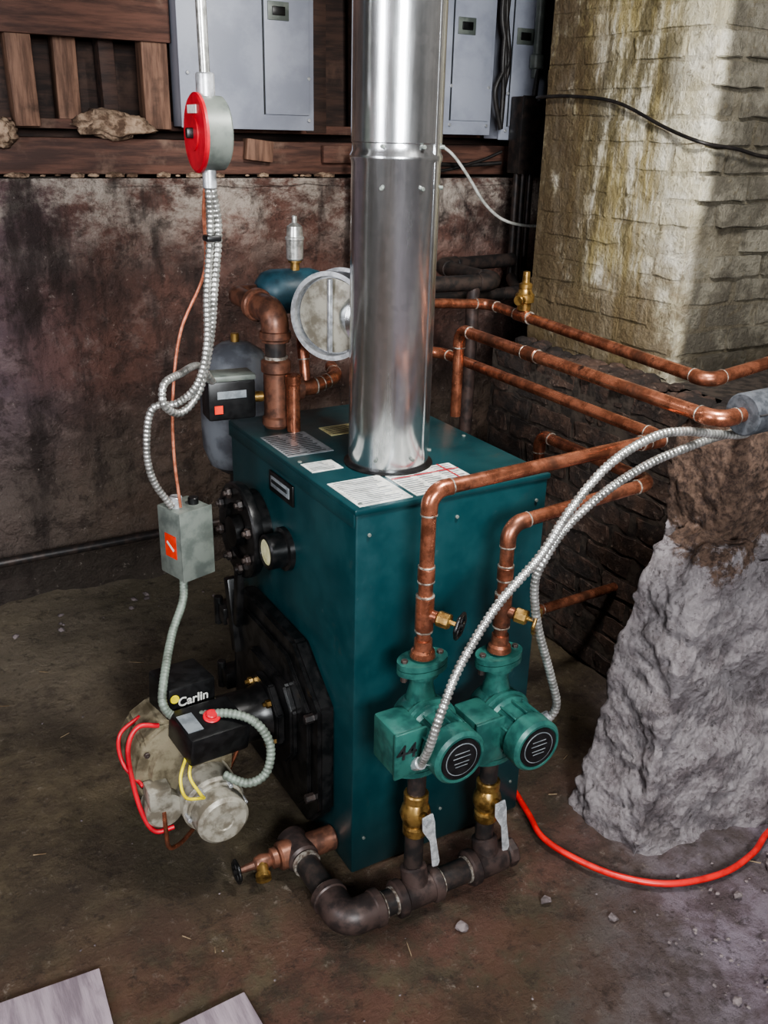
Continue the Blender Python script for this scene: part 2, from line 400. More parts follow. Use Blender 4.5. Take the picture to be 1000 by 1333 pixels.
for i in range(5):
    wire("strand_%d"%i,g,[(1.43+.01*i,1.58,2.2),(1.44+.012*math.sin(i*2),1.575,2.0),(1.455+.015*math.sin(i),1.57,1.85),(1.44+.02*math.cos(i*3),1.575,1.75),(1.46,1.58,1.62)],.009,'wirebk')
g=grp("service_conduit")
pipe("riser",g,[(1.60,1.57,2.46),(1.60,1.57,1.80)],.017,'grey',fit=False)
cyl("bushing",g,(1.60,1.57,1.88),(1.60,1.57,1.83),.026,'grey'); 
pipe("lower",g,[(1.60,1.56,1.83),(1.585,1.55,1.72)],.010,'wirebk',fit=False)
g=grp("junction_box_black")
box("body",g,(1.575,1.57,1.60),(.11,.07,.27),'iron'); box("lid",g,(1.575,1.53,1.60),(.115,.006,.275),'iron')
for i,dx in enumerate((-.03,0,.035)): pipe("drop_%d"%i,g,[(1.575+dx,1.57,1.47),(1.585+dx,1.58,1.05-.07*i)],.013,'iron',fit=False)
# ---------------------------------------------------------------- brick chimney
def bricks(name,g,origin,du,rows,W,nrm,mat,seed,bl=.205,bh=.062,jt=.010,amp=.004,lift=.004,bev=.035,wob=.006):
    rnd=random.Random(seed); bm=bmesh.new(); du=Vector(du); nrm=Vector(nrm); o=Vector(origin)
    for r in range(rows):
        u=-(bl/2 if r%2 else 0)+rnd.uniform(-.015,.015)
        while u<W:
            a=max(u,0); b=min(u+bl*rnd.uniform(.93,1.02),W)
            if b-a>.03:
                b2=bmesh.new(); bmesh.ops.create_cube(b2,size=1)
                dd=.10; pr=rnd.uniform(-amp,amp)
                c=o+du*((a+b)/2)+Vector((0,0,(r+.5)*(bh+jt)))-nrm*(dd/2-pr-lift)
                bmesh.ops.bevel(b2,geom=b2.edges[:],offset=bev,segments=2,affect='EDGES')
                bmesh.ops.subdivide_edges(b2,edges=[e for e in b2.edges if e.calc_length()>.3],cuts=3,use_grid_fill=True)
                ti=rnd.uniform(-.02,.02)
                for v in b2.verts:
                    q=du*v.co.x*(b-a)+Vector((0,0,v.co.z*bh+v.co.x*ti*.1))+nrm*v.co.y*dd
                    q+=c; q+=Vector((nz(q,18),nz(q,18,3),nz(q,18,5)))*wob; v.co=q
                merge(bm,b2)
            u+=bl+jt
    return finish(bm,name,g,mat,True,.9)
CX,CY=1.28,.43
g=grp("brick_chimney")
box("mortar_core",g,((CX+2.25)/2+.0005,(CY+1.10)/2,1.25),(2.25-CX+.001,1.10-CY-.001,2.5),'whitewashed_mortar',bv=0)
bricks("bricks_west",g,(CX,CY,.0),(0,1,0),34,1.10-CY,(-1,0,0),'whitewashed_brick',3,lift=.003,amp=.0025)
bricks("bricks_south",g,(CX,CY,.0),(1,0,0),34,.95,(0,-1,0),'whitewashed_brick',9,amp=.014,lift=.008)
g=grp("low_brick_wall")
box("mortar_core",g,(1.202,.54,.465),(.165,1.08,.93),'mortard',bv=0)
bricks("bricks",g,(1.12,.0,.0),(0,1,0),13,1.08,(-1,0,0),'bdark',5,amp=.004,lift=.004,bev=.045,wob=.009)
box("front_core",g,(1.70,.24,.465),(1.15,.36,.93),'mortard',bv=0)
bm=bmesh.new()
for i in range(110):
    y=random.uniform(.02,1.05); s=random.uniform(.012,.035)
    b2=bmesh.new(); bmesh.ops.create_icosphere(b2,subdivisions=2,radius=s)
    for v in b2.verts: v.co=Vector((v.co.x,v.co.y,v.co.z*.6))*(1+.4*nz(v.co*20,1,i))+Vector((1.13+.12*((i*37)%10)/10,y,.94))
    merge(bm,b2)
finish(bm,"ledge_rubble",g,'bdark',False)
g=grp("chimney_wire")
wire("wire",g,[(1.58,1.52,1.72),(1.42,1.3,1.72),(1.262,1.12,1.715),(1.258,.95,1.715),(1.258,.75,1.695),(1.258,.55,1.63),(1.252,.41,1.595),(1.37,.39,1.58),(1.53,.39,1.56),(1.9,.39,1.57)],.005,'wirebk')
# ---------------------------------------------------------------- crumbling concrete wall end
def rockwall(name,g,poly,y0,y1,mat,amp=.02,ymod=None,vox=.009,crag=.9):
    bm=bmesh.new(); v=[bm.verts.new((a,y0,b)) for a,b in poly]; f=bm.faces.new(v)
    r=bmesh.ops.extrude_face_region(bm,geom=[f]); nv=[e for e in r['geom'] if isinstance(e,bmesh.types.BMVert)]
    bmesh.ops.translate(bm,vec=(0,y1-y0,0),verts=nv); bmesh.ops.recalc_face_normals(bm,faces=bm.faces)
    me=bpy.data.meshes.new(name); bm.to_mesh(me); bm.free(); o=bpy.data.objects.new(name,me); SC.collection.objects.link(o)
    m=o.modifiers.new("r",'REMESH'); m.mode='VOXEL'; m.voxel_size=vox
    dg=bpy.context.evaluated_depsgraph_get(); me2=bpy.data.meshes.new_from_object(o.evaluated_get(dg)); o.modifiers.clear(); o.data=me2
    bm=bmesh.new(); bm.from_mesh(me2)
    for _ in range(4): bmesh.ops.smooth_vert(bm,verts=bm.verts,factor=.5,use_axis_x=True,use_axis_y=True,use_axis_z=True)
    bm.normal_update()
    for q in bm.verts:
        n=q.normal.copy()
        d=amp*nz(q.co,5)+amp*.5*nz(q.co,14)-amp*crag*abs(nz(q.co,9,4))+amp*.3*nz(q.co,42)
        q.co+=n*d
        if ymod: q.co.y+=ymod(q.co)
    for f in bm.faces: f.smooth=True
    bm.to_mesh(me2); bm.free(); me2.materials.clear(); me2.materials.append(M[mat]); GR[g.name][1].append(o)
g=grp("broken_concrete_wall")
rockwall("render_face",g,[(.62,-.03),(.645,.12),(.69,.3),(.72,.5),(.755,.64),(.81,.73),(.90,.76),(.94,.71),(2.2,.72),(2.2,-.03)],-.24,-.04,'pier',amp=.026,crag=.6,
   ymod=lambda c:-(.10 if c.y<-.14 else 0)*max(0,1-c.z/.35)*(.3+.7*min(1,max(0,(c.x-.6)/.4))))
rockwall("masonry_core",g,[(.87,.6),(.875,.80),(.88,.955),(.93,1.0),(1.1,.99),(2.2,1.0),(2.2,.6)],-.17,.02,'pier',amp=.020)
# ---------------------------------------------------------------- boiler
g=grp("boiler")
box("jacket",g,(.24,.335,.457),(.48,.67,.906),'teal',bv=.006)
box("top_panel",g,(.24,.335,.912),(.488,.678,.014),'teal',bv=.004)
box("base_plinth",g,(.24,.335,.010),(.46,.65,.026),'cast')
box("front_seam",g,(-.002,.335,.895),(.006,.67,.03),'teal',bv=.002)
bm=bmesh.new()
for x,y in ((.02,.02),(.46,.02),(.46,.3),(.02,.3),(.46,.6),(.24,.012)): cyl(None,None,(x,y,.918),(x,y,.922),.005,None,10,bm=bm)
for x in (.03,.24,.45):
    for z in (.86,.1): cyl(None,None,(x,0,z),(x,-.004,z),.004,None,10,bm=bm)
finish(bm,"screws",g,'grey')
def label(n,x0,x1,y0,y1,mat,lines,cols=1):
    box(n,g,((x0+x1)/2,(y0+y1)/2,.9198),(x1-x0,y1-y0,.0012),mat,bv=0)
    bm=bmesh.new(); cw=(x1-x0)/cols
    for c in range(cols):
        for i in range(lines):
            w=cw*random.uniform(.55,.85); yy=y1-(i+1)*(y1-y0)/(lines+1)
            box(None,None,(x0+c*cw+cw*.08+w/2,yy,.9208),(w,(y1-y0)/(lines+1)*.32,.0006),None,bv=0,bm=bm)
    finish(bm,n+"_print",g,'glabel' if mat=='white' else 'ink',False)
label("rating_plate",.01,.125,.34,.50,'glabel',12,2)
label("small_label",.015,.09,.225,.285,'white',6)
label("instruction_label",.012,.135,.008,.150,'white',14)
label("warning_label",.145,.315,.010,.150,'white',12,3)
box("red_stripe",g,(.23,.112,.9212),(.17,.004,.0006),'red',bv=0); box("red_stripe2",g,(.285,.08,.9212),(.004,.14,.0006),'red',bv=0)
label("yellow_tag",.17,.26,.44,.51,'ylabel',7)
box("gauge_plate",g,(-.003,.35,.845),(.006,.13,.05),'black'); box("gauge_window",g,(-.007,.35,.848),(.003,.10,.026),'glabel',bv=.001)
box("gauge_bar",g,(-.009,.35,.85),(.003,.085,.008),'ink',bv=.001)
pz,py=.69,.505
lathe("coil_plate",g,(0,py,pz),(-1,0,0),[(.095,0),(.096,.030),(.118,.032),(.120,.036),(.120,.054),(.116,.058),(.070,.058),(.066,.048),(.040,.048),(.038,.072),(.0,.074)],'cast',48)
bolts("coil_bolts",g,(-.058,py,pz),(-1,0,0),.094,8,.013,.012,'iron',.3)
lathe("observation_port",g,(0,.335,.70),(-1,0,0),[(.052,0),(.052,.012),(.042,.014),(.042,.050),(.038,.054),(.032,.054),(.032,.048),(0,.048)],'cast',36)
lathe("observation_glass",g,(-.049,.335,.70),(-1,0,0),[(.031,0),(.031,.002),(0,.003)],'glass',28)
yz=lambda a,b,d:(d,a,b)
prism("burner_door",g,[(.61,.11),(.61,.43),(.53,.52),(.22,.52),(.085,.41),(.085,.13),(.15,.055),(.54,.045)],yz,0,-.040,'cast',.008)
prism("door_panel",g,[(.57,.14),(.57,.41),(.50,.48),(.24,.48),(.125,.39),(.125,.15),(.18,.09),(.51,.085)],yz,-.038,-.050,'cast',.005)
prism("door_boss",g,[(.42,.19),(.46,.24),(.46,.36),(.42,.41),(.22,.41),(.18,.36),(.18,.24),(.22,.19)],yz,-.045,-.066,'cast',.006)
for i,(y,z) in enumerate(((.58,.16),(.58,.40),(.115,.16),(.115,.38))): cyl("door_bolt_%d"%i,g,(-.03,y,z),(-.062,y,z),.011,'iron',6)
for i,z in enumerate((.20,.40)):
    box("hinge_%d"%i,g,(-.035,.635,z),(.06,.06,.05),'cast'); cyl("hinge_pin_%d"%i,g,(-.06,.655,z-.04),(-.06,.655,z+.04),.012,'cast')
box("door_handle_arm",g,(-.06,.50,.505),(.02,.025,.16),'cast',rot=(.15,0,0)); box("latch_arm",g,(-.05,.56,.43),(.03,.03,.20),'cast',rot=(-.2,0,0))
# ---------------------------------------------------------------- oil burner
g=grp("oil_burner")
prism("mount_flange",g,[(.30+.098*math.cos(t),.30+.098*math.sin(t)) for t in [math.pi/8+i*math.pi/4 for i in range(8)]],yz,-.068,-.088,'cast',.004)
bolts("flange_bolts",g,(-.088,.30,.30),(-1,0,0),.078,4,.010,.012,'brass',math.pi/4)
lathe("air_tube",g,(-.085,.30,.30),(-1,0,0),[(.075,0),(.07,.01),(.064,.03),(.064,.16)],'cast',32)
lathe("blower_housing",g,(-.31,.36,.285),(0,-1,0),[(.095,0),(.112,.012),(.118,.03),(.118,.13),(.110,.145),(.085,.150),(.08,.165),(.05,.168)],'alu',40)
prism("housing_throat",g,[(-.41,.29),(-.40,.37),(-.35,.40),(-.21,.39),(-.19,.34),(-.20,.22),(-.28,.16),(-.38,.19)],lambda a,b,d:(a,d,b),.345,.215,'alu',.008)
box("housing_foot",g,(-.31,.28,.165),(.16,.10,.03),'alu')
bolts("housing_bolts",g,(-.31,.212,.285),(0,-1,0),.100,8,.007,.007,'iron',.2)
lathe("motor",g,(-.275,.22,.218),(0,-1,0),[(.06,0),(.070,.01),(.070,.085),(.064,.092),(.064,.10),(.058,.102),(.060,.11),(.058,.145),(.050,.152),(.022,.153),(.020,.150),(0,.150)],'alu2',36)
for i in range(6):
    t=i*math.pi/3; cyl("motor_stud_%d"%i,g,(-.275+.064*math.cos(t),.13,.218+.064*math.sin(t)),(-.275+.064*math.cos(t),.105,.218+.064*math.sin(t)),.005,'steel',8)
lathe("fuel_pump",g,(-.375,.215,.215),(0,-1,0),[(.04,0),(.042,.004),(.042,.05),(.036,.056),(0,.058)],'alu2',28)
box("fuel_pump_block",g,(-.385,.18,.255),(.05,.05,.05),'alu2')
box("control_box",g,(-.268,.160,.395),(.140,.115,.070),'black',rot=(.10,.06,.12),bv=.008)
cyl("reset_button_collar",g,(-.262,.155,.428),(-.262,.153,.435),.019,'red'); cyl("reset_button",g,(-.262,.155,.433),(-.262,.152,.442),.012,'red')
box("control_label",g,(-.312,.150,.434),(.035,.060,.002),'glabel',rot=(.10,.06,.12),bv=0)
box("transformer_box",g,(-.285,.285,.425),(.115,.105,.095),'black',rot=(0,.05,.15),bv=.008)
text("name_lettering",g,"Carlin",.030,'white',frame((-.277,.2275,.438),(1,.15,-.05),(.05,0,1)))
cyl("lettering_swirl",g,(-.320,.224,.452),(-.320,.221,.452),.010,'yellow')
for i in range(2):
    wire("yellow_lead_%d"%i,g,[(-.33+.015*i,.13,.37),(-.355+.02*i,.10,.34),(-.35+.03*i,.085,.30),(-.31,.09,.28)],.0035,'yellow')
wire("red_lead",g,[(-.36,.22,.40),(-.405,.22,.41),(-.432,.21,.37),(-.43,.20,.28),(-.42,.18,.21),(-.40,.165,.17),(-.36,.16,.17)],.0055,'red')
wire("red_lead_b",g,[(-.38,.30,.38),(-.432,.28,.36),(-.435,.26,.30),(-.41,.2,.27)],.0045,'red')
flex("control_whip",g,[(-.29,.19,.42),(-.23,.14,.438),(-.185,.10,.425),(-.160,.08,.37),(-.175,.07,.31),(-.215,.08,.29),(-.255,.12,.30)],.0095,'flexg',amp=.08)
pipe("oil_line",g,[(-.38,.16,.22),(-.38,.15,.12),(-.34,.18,.10),(-.22,.28,.10),(-.15,.30,.22)],.005,'copper',R=.02,fit=False)
# ---------------------------------------------------------------- flue
g=grp("flue_pipe")
fx,fy=.20,.22; R=.089
prof=[(R-.006,-.001),(R-.004,0),(R,.012),(R,.625),(R+.003,.632),(R+.003,.638),(R-.001,.645),(R-.001,.66),(R+.001,.662),(R+.001,1.25),(R+.004,1.257),(R+.001,1.265),(R+.001,1.53)]
lathe("pipe",g,(fx,fy,.92),(0,0,1),prof,'galv',72)
lathe("collar",g,(fx,fy,.919),(0,0,1),[(R+.010,0),(R+.010,.003),(R+.004,.005),(R+.002,.006)],'cast',64)
box("lock_seam",g,(fx+R*math.sin(.5),fy-R*math.cos(.5),1.69),(.010,.004,1.5),'galv',rot=(0,0,.5),bv=.001)
bm=bmesh.new()
for z in (1.50,1.575,.95):
    for a in (-2.4,-1.5,-.6):
        d=Vector((math.cos(a),math.sin(a),0)); p=Vector((fx,fy,z))+d*R; cyl(None,None,p-d*.003,p+d*.006,.004,None,8,bm=bm)
finish(bm,"screws",g,'grey')
g=grp("draft_regulator")
rc=Vector((.20,.40,1.225)); ax=Vector((-.80,-.56,.02)).normalized()
c0=rc+ax*.02
lathe("barrel",g,c0-ax*.02,ax,[(.088,0),(.090,.004),(.090,.035),(.098,.037),(.098,.045),(.090,.047),(.090,.095),(.096,.099),(.096,.108),(.086,.108),(.084,.085),(0,.085)],'steel',56)
lathe("gate_disc",g,c0+ax*.068,ax,[(.076,0),(.080,.003),(.080,.006),(.05,.010),(0,.011)],'alu2',44)
box("gate_pivot",g,c0+ax*.084,(.01,.01,.16),'steel',rot=(.0,0,0),bv=.002)
cyl("tee_branch",g,rc,(fx,fy+.07,1.225),.070,'galv',40)
# ---------------------------------------------------------------- emergency switch
g=grp("emergency_switch")
sx,sy,sz=-.170,.27,1.59; na=Vector((-.99,.04,0)).normalized(); sr=math.atan2(na.y,na.x)-math.pi
lathe("round_box",g,Vector((sx,sy,sz))-na*.030,na,[(.058,0),(.063,.004),(.064,.046),(.060,.048)],'grey',40)
lathe("red_cover",g,Vector((sx,sy,sz))+na*.017,na,[(.068,0),(.068,.005),(.064,.008),(.03,.009),(.03,.011),(.0,.011)],'red',40)
box("toggle",g,Vector((sx,sy,sz))+na*.032,(.016,.012,.018),'black',rot=(0,0,sr),bv=.003)
box("switch_label",g,Vector((sx,sy,sz+.040))+na*.027,(.002,.05,.014),'white',rot=(0,0,sr),bv=0)
cyl("connector_top",g,(sx,sy,sz+.058),(sx,sy,sz+.10),.017,'steel',12); cyl("connector_bottom",g,(sx,sy,sz-.058),(sx,sy,sz-.095),.013,'steel',12)
pipe("conduit",g,[(sx,sy,sz+.09),(sx-.01,sy,ZC)],.0095,'mc',fit=False)
cyl("coupling",g,(sx-.004,sy,1.93),(sx-.004,sy,1.97),.013,'steel'); box("strap",g,(sx,sy-.012,1.82),(.045,.004,.018),'galv')
g=grp("metal_clad_cable")
flex("armour",g,[(-.172,.27,1.50),(-.165,.29,1.42),(-.175,.30,1.30),(-.18,.30,1.20),(-.20,.31,1.12),(-.235,.34,1.075),(-.28,.37,1.06),(-.295,.38,.98),(-.285,.39,.90),(-.245,.40,.825)],.0075)
wire("ground_wire",g,[(-.178,.27,1.51),(-.17,.31,1.45),(-.15,.38,1.33),(-.20,.40,1.21),(-.225,.40,1.08),(-.232,.40,.95),(-.225,.40,.82)],.0035,'cwire')
g=grp("metal_clad_cable")
flex("armour",g,[(-.166,.27,1.50),(-.150,.29,1.42),(-.160,.30,1.30),(-.166,.32,1.20),(-.19,.33,1.10),(-.235,.32,1.06),(-.275,.30,1.085),(-.27,.31,1.125),(-.22,.36,1.13),(-.15,.45,1.12),(-.09,.53,1.06)],.0075)
box("cable_tie",g,(-.165,.285,1.405),(.03,.03,.012),'black')
g=grp("utility_box")
ur=.30; ux,uy,uz=-.212,.42,.735; ca,sa=math.cos(ur),math.sin(ur)
def U(a,b,c): return (ux+a*ca-b*sa,uy+a*sa+b*ca,uz+c)
box("body",g,U(0,0,0),(.085,.085,.165),'grey',rot=(0,0,ur),bv=.004); box("cover",g,U(0,-.0445,0),(.088,.004,.168),'grey',rot=(0,0,ur),bv=.002)
box("side_label",g,U(-.0435,-.005,-.005),(.002,.040,.055),'orange',rot=(0,0,ur),bv=0)
box("label_mark",g,U(-.0448,-.005,-.005),(.001,.030,.006),'white',rot=(.6,0,ur),bv=0)
cyl("knock_a",g,U(-.02,0,.08),U(-.02,0,.108),.015,'steel',12); cyl("knock_b",g,U(.02,-.01,.08),U(.02,-.01,.098),.012,'black',12)
g=grp("burner_whip")
flex("whip",g,[(-.225,.41,.655),(-.24,.38,.60),(-.285,.33,.55),(-.335,.24,.50),(-.350,.21,.46),(-.335,.20,.43),(-.30,.18,.425)],.0095,'flexg',.008,.04)
# ---------------------------------------------------------------- supply piping on boiler
g=grp("supply_riser")
cx,cy=.085,.57
lathe("tee_body",g,(cx,cy,.919),(0,0,1),[(.030,0),(.036,.008),(.036,.025),(.031,.03),(.031,.135),(.036,.14),(.036,.165),(.030,.17)],'bronze',32)
lathe("nipple",g,(cx,cy,1.08),(0,0,1),[(.025,0),(.025,.06)],'iron',28)
lathe("tape_ring",g,(cx,cy,1.088),(0,0,1),[(.029,0),(.029,.008)],'solder',28); lathe("tape_ring_b",g,(cx,cy,1.13),(0,0,1),[(.031,0),(.031,.010)],'solder',28)
P,_=fillet([(cx,cy,1.13),(cx,cy,1.200),(cx-.010,.655,1.205)],.055,10); sweep("elbow",g,P,.033,'bronze',28)
lathe("elbow_band",g,(cx-.010,.640,1.2045),(-.1,1,.06),[(.037,0),(.040,.004),(.040,.018),(.031,.024),(.027,.020)],'bronze',28)
lathe("elbow_band_low",g,(cx,cy,1.135),(0,0,1),[(.034,0),(.038,.004),(.038,.02),(.032,.022)],'bronze',28)
P,_=fillet([(cx-.010,.66,1.205),(cx-.005,.81,1.205),(.135,.81,1.205)],.05,8); sweep("return_bend",g,P,.024,'bronze',24)
lathe("tee_branch",g,(cx+.02,cy,1.01),(1,0,0),[(.026,0),(.026,.03),(.030,.03),(.030,.045)],'bronze',24)
pipe("branch",g,[(cx+.05,cy,1.01),(.19,cy,1.01),(.26,cy+.02,1.02),(.30,.70,1.02)],.016,'copper')
coupling("branch_tee",g,(.165,cy,1.01),(1,0,0),.05,.021,'copper'); pipe("branch_up",g,[(.165,cy,1.01),(.165,cy+.02,1.12),(.20,.66,1.12)],.013,'copper')
pipe("well_tube",g,[(.105,.515,.92),(.105,.515,1.055)],.0165,'copper',fit=False); cyl("well_cap",g,(.105,.515,1.035),(.105,.515,1.06),.019,'copper')
g=grp("aquastat_control")
box("body",g,(-.035,.58,1.005),(.115,.07,.095),'black',rot=(0,0,-.1),bv=.006)
box("top_cap",g,(-.035,.58,1.058),(.118,.073,.014),'grey',rot=(0,0,-.1)); box("face_label",g,(-.040,.5435,1.02),(.07,.002,.018),'glabel',rot=(0,0,-.1),bv=0)
box("orange_tag",g,(-.072,.549,.985),(.02,.003,.02),'orange',rot=(0,0,-.1),bv=0); cyl("well_neck",g,(.02,.575,1.0),(.050,.57,1.0),.013,'brass')
g=grp("air_separator")
lathe("shell",g,(.14,.82,1.205),(1,-.1,0),[(.0,0),(.03,.004),(.05,.02),(.058,.045),(.058,.15),(.05,.175),(.03,.19),(0,.195)],'tankb',36)
lathe("vent_neck",g,(.245,.80,1.26),(0,0,1),[(.012,0),(.012,.02),(.018,.02),(.018,.03)],'brass',16)
lathe("air_vent",g,(.245,.80,1.285),(0,0,1),[(.018,0),(.022,.004),(.023,.05),(.025,.052),(.025,.058),(.022,.06),(.020,.085),(.010,.092),(.007,.094),(.007,.11),(.003,.112)],'mc',24)
pipe("link",g,[(.33,.80,1.205),(.44,.80,1.205)],.02,'iron',fit=False)
g=grp("expansion_tank")
lathe("shell",g,(.14,.98,.66),(0,0,1),[(.0,0),(.05,.005),(.085,.03),(.103,.08),(.105,.14),(.105,.27),(.098,.32),(.075,.36),(.04,.382),(.0,.388)],'tankg',40)
cyl("stem",g,(.14,.98,1.04),(.14,.98,1.07),.012,'brass'); cyl("leg",g,(.14,.98,.66),(.14,.98,.0),.03,'iron')
# ---------------------------------------------------------------- circulators
PY=-.132
def pump(x,zc,lettered):
    g=grp("circulator_pump")
    lathe("volute",g,(x,PY+.045,zc),(0,-1,0),[(.02,0),(.045,.008),(.058,.03),(.062,.05),(.056,.065),(.064,.070),(.066,.082),(.058,.086)],'pump',36)
    lathe("throat",g,(x,PY,zc-.10),(0,0,1),[(.034,0),(.034,.016),(.026,.02),(.030,.06),(.034,.10),(.032,.15),(.024,.185),(.026,.205),(.034,.209),(.034,.225)],'pump',28)
    for s,zf in ((1,zc+.125),(-1,zc-.10)):
        for k in (0,1):
            z0=zf+s*(k*.014)-.006
            bm=bmesh.new()
            v=[bm.verts.new((x+.056*math.cos(t),PY+.036*math.sin(t),z0)) for t in [i*math.pi/12 for i in range(24)]]; f=bm.faces.new(v); r=bmesh.ops.extrude_face_region(bm,geom=[f])
            bmesh.ops.translate(bm,vec=(0,0,.012),verts=[e for e in r['geom'] if isinstance(e,bmesh.types.BMVert)])
            finish(bm,"flange_%d_%d"%(s,k),g,'pump')
        for sx_ in (-1,1):
            cyl("flange_bolt_%d_%d"%(s,sx_),g,(x+sx_*.042,PY,zf-.024),(x+sx_*.042,PY,zf+.026),.007,'rust',6)
    lathe("motor",g,(x,PY-.03,zc),(0,-1,0),[(.058,0),(.060,.006),(.060,.02),(.052,.026),(.052,.075),(.058,.08),(.058,.115),(.052,.122),(.047,.122),(.046,.118),(0,.118)],'pump',36)
    lathe("nameplate",g,(x,PY-.1485,zc),(0,-1,0),[(.045,0),(.045,.003),(0,.0035)],'black',32)
    lathe("nameplate_ring",g,(x,PY-.1515,zc),(0,-1,0),[(.036,0),(.036,.0008),(.034,.0008),(.034,.0002)],'glabel',32)
    lathe("nameplate_face",g,(x,PY-.1518,zc),(0,-1,0),[(.0338,0),(.0338,.0012),(0,.0012)],'black',32)
    bm=bmesh.new()
    for i,zz in enumerate((.016,.006,-.006,-.014)):
        box(None,None,(x,PY-.1532,zc+zz),(.040-.006*abs(i-1),.0006,.0016),None,bv=0,bm=bm)
    finish(bm,"nameplate_print",g,'glabel',False)
    for i in range(5):
        t=i*math.pi/6+math.pi/6; 
        box("fin_%d"%i,g,(x+.054*math.cos(t),PY-.082,zc+.054*math.sin(t)),(.010,.05,.004),'pump',rot=(0,-t,0),bv=.001)
    box("terminal_box",g,(x-.076,PY-.040,zc-.002),(.066,.085,.10),'pump',bv=.006); box("terminal_cover",g,(x-.076,PY-.086,zc-.002),(.072,.008,.104),'pump',bv=.003)
    if lettered: text("painted_number",g,"44",.046,'ink',frame((x-.086,PY-.0915,zc+.006),(1,0,0),(.05,0,1)))
PX1,PX2,PZ1,PZ2=.083,.275,.49,.45
for x,zc,l in ((PX1,PZ1,True),(PX2,PZ2,False)):
    pump(x,zc,l)
    g=grp("isolation_valve")
    b=zc-.125
    lathe("nipple_top",g,(x,PY,b-.065),(0,0,1),[(.020,0),(.020,.070)],'iron',20)
    lathe("valve_body",g,(x,PY,b-.17),(0,0,1),[(.024,0),(.027,.004),(.027,.022),(.022,.026),(.030,.040),(.034,.055),(.030,.072),(.022,.085),(.027,.089),(.027,.107),(.024,.110)],'brass',28)
    cyl("stem",g,(x,PY-.02,b-.105),(x,PY-.048,b-.105),.011,'brass'); cyl("nut",g,(x,PY-.044,b-.105),(x,PY-.056,b-.105),.011,'lever',6)
    prism("lever",g,[(x-.014,b-.090),(x+.012,b-.086),(x+.018,b-.110),(x+.022,b-.150),(x+.036,b-.225),(x+.032,b-.236),(x+.018,b-.234),(x+.008,b-.160),(x-.012,b-.125)],lambda a,c_,d:(a,d,c_),PY-.046,PY-.051,'lever',.0015)
    lathe("nipple_bottom",g,(x,PY,.105),(0,0,1),[(.021,0),(.021,b-.165-.105)],'iron',20)
# ---------------------------------------------------------------- return manifold
g=grp("return_manifold")
HY,HZ=-.150,.046
pipe("header",g,[(.33,HY,HZ),(-.095,HY,HZ),(-.095,.10,HZ)],.028,'iron',R=.05,fit=False)
P,_=fillet([(-.02,HY,HZ),(-.095,HY,HZ),(-.095,-.08,HZ)],.06,10); sweep("elbow",g,P,.038,'rust',28)
for i,(p,a) in enumerate((((-.018,HY,HZ),(1,0,0)),((-.095,-.072,HZ),(0,1,0)),((.035,HY,HZ),(-1,0,0)),((.130,HY,HZ),(1,0,0)),((.228,HY,HZ),(-1,0,0)))):
    a=Vector(a); lathe("fitting_band_%d"%i,g,Vector(p)-a*.014,a,[(.037,0),(.041,.004),(.041,.02),(.036,.024)],'rust',28); lathe("sealant_%d"%i,g,Vector(p)+a*.010,a,[(.031,0),(.031,.005)],'solder',24)
for i,x in enumerate((PX1,PX2)):
    cyl("tee_run_%d"%i,g,(x-.045,HY,HZ),(x+.045,HY,HZ),.035,'rust',28); cyl("tee_neck_%d"%i,g,(x,HY,HZ),(x,PY,HZ+.060),.030,'rust',28)
cyl("end_cap",g,(.325,HY,HZ),(.35,HY,HZ),.035,'rust',8)
cyl("drain_tee",g,(-.095,.05,HZ),(-.095,.135,HZ),.037,'rust',28); cyl("boiler_nipple",g,(-.095,.09,HZ),(-.001,.09,HZ),.030,'bronze',28)
cyl("drain_tee_branch",g,(-.095,.09,HZ),(-.145,.09,HZ),.033,'bronze',28); lathe("sealant_tee",g,(-.095,.035,HZ),(0,1,0),[(.033,0),(.033,.010)],'solder',24)
g=grp("drain_valve")
lathe("body",g,(-.145,.09,HZ+.002),(-1,0,0),[(.020,0),(.024,.004),(.024,.016),(.015,.02),(.020,.04),(.016,.055),(.010,.06),(.007,.10)],'bronze',20)
lathe("spout",g,(-.185,.09,HZ+.005),(-.3,-1,-.3),[(.014,0),(.014,.03),(.018,.032),(.018,.045)],'brass',18)
def hand(name,g,c,ax,R,mat):
    a,x,y=basis(ax); c=Vector(c)
    P=[c+(x*math.cos(t)+y*math.sin(t))*R*(1+.06*math.cos(6*t)) for t in [i*2*math.pi/36 for i in range(37)]]
    sweep(name+"_rim",g,P,R*.17,mat,8)
    for i in range(3):
        t=i*math.pi/3; d=(x*math.cos(t)+y*math.sin(t))*R; cyl(name+"_spoke_%d"%i,g,c-d,c+d,R*.12,mat,8)
    cyl(name+"_hub",g,c-a*R*.2,c+a*R*.35,R*.28,mat,10)
hand("handwheel",g,(-.245,.09,HZ+.002),(-1,0,0),.024,'cast')
